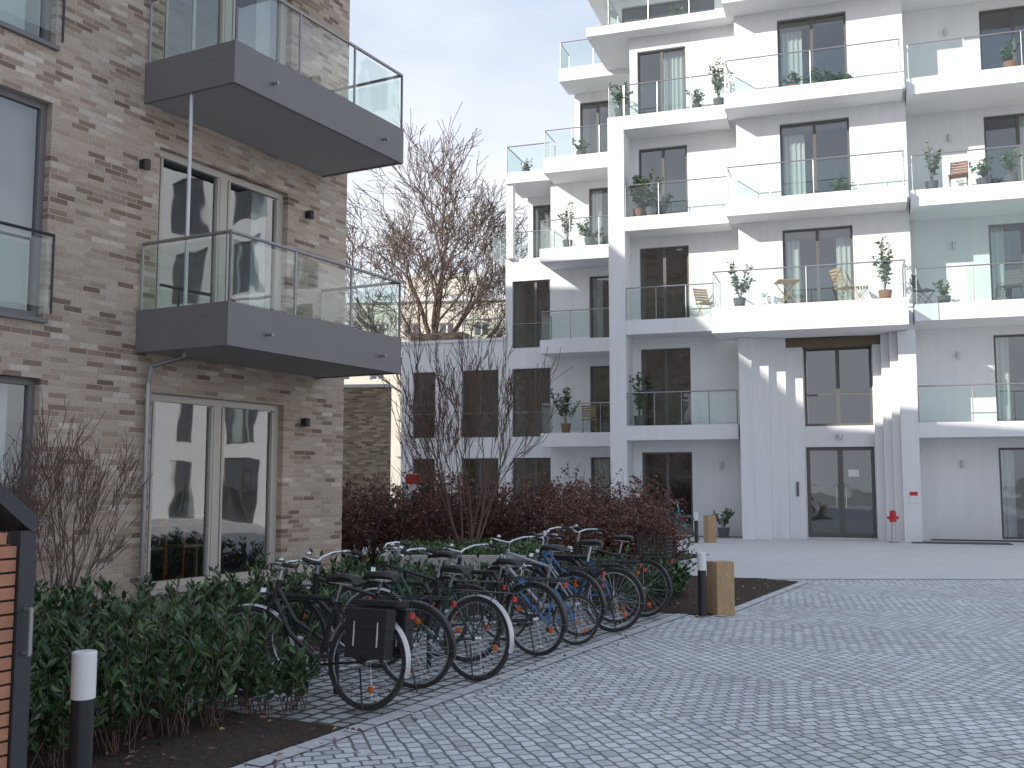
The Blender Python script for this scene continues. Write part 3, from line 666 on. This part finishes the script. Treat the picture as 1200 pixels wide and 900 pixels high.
# slatted bin enclosure; local +X runs away from the camera along the bed, -Y faces the paving
E=empty('slatted_bin_enclosure',(-2.04,4.35,0),rad(62))
m=MB()
m.box(-.075,0,-.06,0,0,1.40,'gate'); m.box(-1.6,-1.53,-.06,0,0,1.8,'gate')
def bar(a,b): 
    n=len(m.v); dx=b[0]-a[0];dz=b[1]-a[1];l=math.hypot(dx,dz);nx,nz=-dz/l*.04,dx/l*.04
    if nz<0: nx,nz=-nx,-nz
    for y in(-.065,1.2): m.v.extend([(a[0],y,a[1]-.03),(b[0],y,b[1]-.03),(b[0]+nx,y,b[1]+nz),(a[0]+nx,y,a[1]+nz)])
    for f in((0,1,2,3),(7,6,5,4),(0,4,5,1),(1,5,6,2),(2,6,7,3),(3,7,4,0)): m.f.append(tuple(n+i for i in f)); m.m.append(m.mi('gate'))
bar((-.02,1.42),(-.5,1.8)); bar((-.5,1.8),(-1.6,1.8))
m.box(-.06,0,1.14,1.2,0,1.40,'gate'); m.obj('frame_and_roof',E)
m=MB(); z=.06
while z<1.72:
    xr=-.08 if z<1.31 else -.08-(z-1.31)*1.27
    m.box(-1.52,xr,-.045,-.02,z,z+.046,'slat')
    if z<1.33: m.box(-.04,-.015,.0,1.14,z,z+.046,'slat')
    z+=.056
m.box(-1.52,-.09,-.018,-.012,0,1.3,'blackp'); m.obj('slats',E)
m=MB(); m.poly([(-.04,-.06,.9),(-.04,-.1,.9),(-.04,-.1,1.08),(-.04,-.06,1.08)],.009,8,'steel'); m.obj('door_handle',E)
E=empty('fire_hydrant',TW(3.95,1.0)); m=MB(); m.tube((0,0,0),(0,0,.55),.05,.05,14,'lsteel'); m.tube((0,0,.55),(0,0,.8),.09,.08,16,'redp'); m.ell((0,0,.8),(.085,.085,.06),'redp'); m.tube((-.14,0,.66),(.14,0,.66),.04,.04,12,'redp'); m.tube((0,0,0),(0,0,.04),.11,.11,16,'steel'); m.obj('hydrant_body',E,smooth=True)
E=empty('information_sign',(-2.40,25,0)); m=MB()
for x in(-.14,.14): m.tube((x,0,0),(x,0,1.8),.015,.015,8,'steel')
m.box(-.18,.18,-.02,0,1.35,1.8,'wp'); m.box(-.178,.178,-.024,-.021,1.55,1.79,'redp'); m.obj('sign_panel',E)
# ---------------------------------------------------------------- balcony things
def potted(loc,h=1.0,wd=.35,pot='pot',n=160,ll=.14):
    E=empty('potted_plant',loc); m=MB(); ph=min(.32,h*.35); m.tube((0,0,0),(0,0,ph),.13,.18,16,pot); m.obj('pot',E,smooth=True)
    m=MB();P=[];D=[]
    for i in range(9):
        a=random.uniform(0,6.28);r=random.uniform(.1,1)*wd; tip=Vector((math.cos(a)*r,math.sin(a)*r,h*random.uniform(.6,1.05))); b=Vector((0,0,ph-.02)); m.tube(b,tip,.008,.003,4,'barkd')
        for j in range(n//9):
            p=b.lerp(tip,random.uniform(.3,1)); P.append(tuple(p)); D.append((random.gauss(0,1),random.gauss(0,1),random.gauss(.3,.6)))
    leaves(m,P,D,rng.uniform(ll*.6,ll*1.2,len(P)),ll*.2,['leafA','leafB','leafC'],[.3,.4,.3]); m.obj('foliage',E)
random.seed(5)
for s,w_,k,h,wd,pk,n in [(.1,1.1,2,1.35,.4,'potg',260),(3.95,1.1,2,1.7,.3,'pot',300),(-3.0,-.3,3,1.5,.5,'pot',520),(-2.6,-.2,3,1.2,.4,'potg',300),(-3.5,-.1,4,1.1,.45,'potg',300),(-.5,-.2,4,1.5,.4,'potg',240),(2.3,.4,4,.7,.5,'potg',260),(2.9,.4,4,.5,.5,'potg',200),(1.7,.5,4,.6,.35,'pot',120),
    (-6.2,-3.5,1,1.7,.6,'pot',460),(-4.7,-3.4,1,1.3,.3,'potg',120),(-6.1,-3.5,3,1.7,.35,'potg',240),(-5.3,-3.4,3,.9,.6,'potg',300),(-3.05,-.3,1,1.6,.25,'potg',260),(-8.0,-5,4,.6,.3,'potg',120),(2.9,.3,3,.6,.4,'potg',160),(5.3,.1,3,1.4,.3,'potg',160),(6.6,.1,3,.8,.4,'potg',200),(7.3,.1,3,1.0,.3,'potg',140),(5.5,.1,2,.7,.3,'potg',110),(7.4,.2,4,.8,.35,'pot',160),(-1.2,-.3,4,.7,.3,'potg',120),(-.6,-.1,0,.8,.35,'potg',160),(-5.6,-3.5,4,.7,.35,'potg',140),(-3.6,-2.6,5,.8,.35,'potg',140),(-1.9,-1.5,5,.8,.35,'potg',140)]:
    potted(TW(s,w_,H*k+.1 if k else .01),h,wd,pk,n)
def chair(loc,rz,k='wood'):
    E=empty('garden_chair',loc,rz); m=MB()
    for x in(-.22,.22): m.tube((x,-.22,0),(x,.18,.46),.012,.012,6,k); m.tube((x,.22,0),(x,-.2,.46),.012,.012,6,k); m.tube((x,.15,.42),(x,.35,.95),.014,.014,6,k)
    for i in range(6): m.box(-.24,.24,-.22+i*.075,-.17+i*.075,.44,.46,k)
    for i in range(5): m.box(-.23,.23,.2+i*.035,.215+i*.035,.55+i*.085,.61+i*.085,k)
    m.obj('frame_and_slats',E)
chair(TW(3.3,1.0,H*2+.1),rad(70)); chair(TW(2.95,1.1,H*2+.1),rad(110)); chair(TW(-1.0,-.2,H*2+.1),rad(20)); chair(TW(5.0,0,H*2+.1),rad(40),'potg'); chair(TW(7.2,0,H*2+.1),rad(-40),'potg'); chair(TW(6.0,.0,H*3+.1),rad(-30),'pot'); chair(TW(-5.4,-3.6,H+.1),rad(0))
E=empty('folding_table',TW(1.4,1.1,H*2+.1)); m=MB(); m.box(-.3,.3,-.3,.3,.7,.73,'wood')
for s in(-.24,.24): m.tube((-.25,s,0),(.25,s,.7),.014,.014,6,'wood'); m.tube((.25,s,0),(-.25,s,.7),.014,.014,6,'wood')
m.obj('table_top_and_legs',E)
# ---------------------------------------------------------------- camera, light, sky
cam=bpy.data.cameras.new('camera'); co=bpy.data.objects.new('camera',cam); sc.collection.objects.link(co)
co.location=(0,0,1.6); co.rotation_euler=(rad(90+5.47),0,0); cam.lens=36; cam.sensor_width=36; cam.clip_end=1500; cam.clip_start=.05; sc.camera=co
el=rad(25); S=Vector((-.85*math.cos(el),-.53*math.cos(el),math.sin(el)))
su=bpy.data.lights.new('sun','SUN'); su.energy=5; su.angle=rad(.5); su.color=(1,.95,.87); so=bpy.data.objects.new('sun',su); sc.collection.objects.link(so)
so.rotation_euler=(-S).to_track_quat('-Z','Y').to_euler(); so.location=(0,0,40)
wd=bpy.data.worlds.new('World'); sc.world=wd; wd.use_nodes=True; N=wd.node_tree.nodes; L=wd.node_tree.links
bg=N['Background']; sk=N.new('ShaderNodeTexSky'); sk.sky_type='NISHITA'; sk.sun_disc=False; sk.sun_elevation=el; sk.sun_rotation=math.atan2(S.x,S.y); sk.air_density=1.2; sk.dust_density=2.5
tc=N.new('ShaderNodeTexCoord'); mp=N.new('ShaderNodeMapping'); mp.inputs['Scale'].default_value=(1,1,2.6); L.new(tc.outputs['Generated'],mp.inputs[0])
nz=N.new('ShaderNodeTexNoise'); nz.inputs['Scale'].default_value=2.3; nz.inputs['Detail'].default_value=8; nz.inputs['Roughness'].default_value=.5; L.new(mp.outputs[0],nz.inputs['Vector'])
# thin high cloud: whiter towards the horizon, bluer overhead
sp=N.new('ShaderNodeSeparateXYZ'); L.new(tc.outputs['Generated'],sp.inputs[0])
mz=N.new('ShaderNodeMapRange'); mz.inputs[1].default_value=.15; mz.inputs[2].default_value=.7; mz.inputs[3].default_value=.7; mz.inputs[4].default_value=-.3; mz.clamp=True; L.new(sp.outputs[2],mz.inputs[0])
nn=N.new('ShaderNodeMapRange'); nn.inputs[1].default_value=.38; nn.inputs[2].default_value=.64; nn.inputs[3].default_value=-.12; nn.inputs[4].default_value=.6; L.new(nz.outputs['Fac'],nn.inputs[0])
ad=N.new('ShaderNodeMath'); ad.use_clamp=True; L.new(mz.outputs[0],ad.inputs[0]); L.new(nn.outputs[0],ad.inputs[1])
cl=N.new('ShaderNodeMixRGB'); cl.inputs[1].default_value=(3.7,4.5,6.0,1); cl.inputs[2].default_value=(7.2,7.45,8.0,1); L.new(ad.outputs[0],cl.inputs[0])
mx=N.new('ShaderNodeMixRGB'); mx.inputs[0].default_value=.9; L.new(sk.outputs[0],mx.inputs[1]); L.new(cl.outputs[0],mx.inputs[2])
L.new(mx.outputs[0],bg.inputs['Color']); bg.inputs['Strength'].default_value=.148
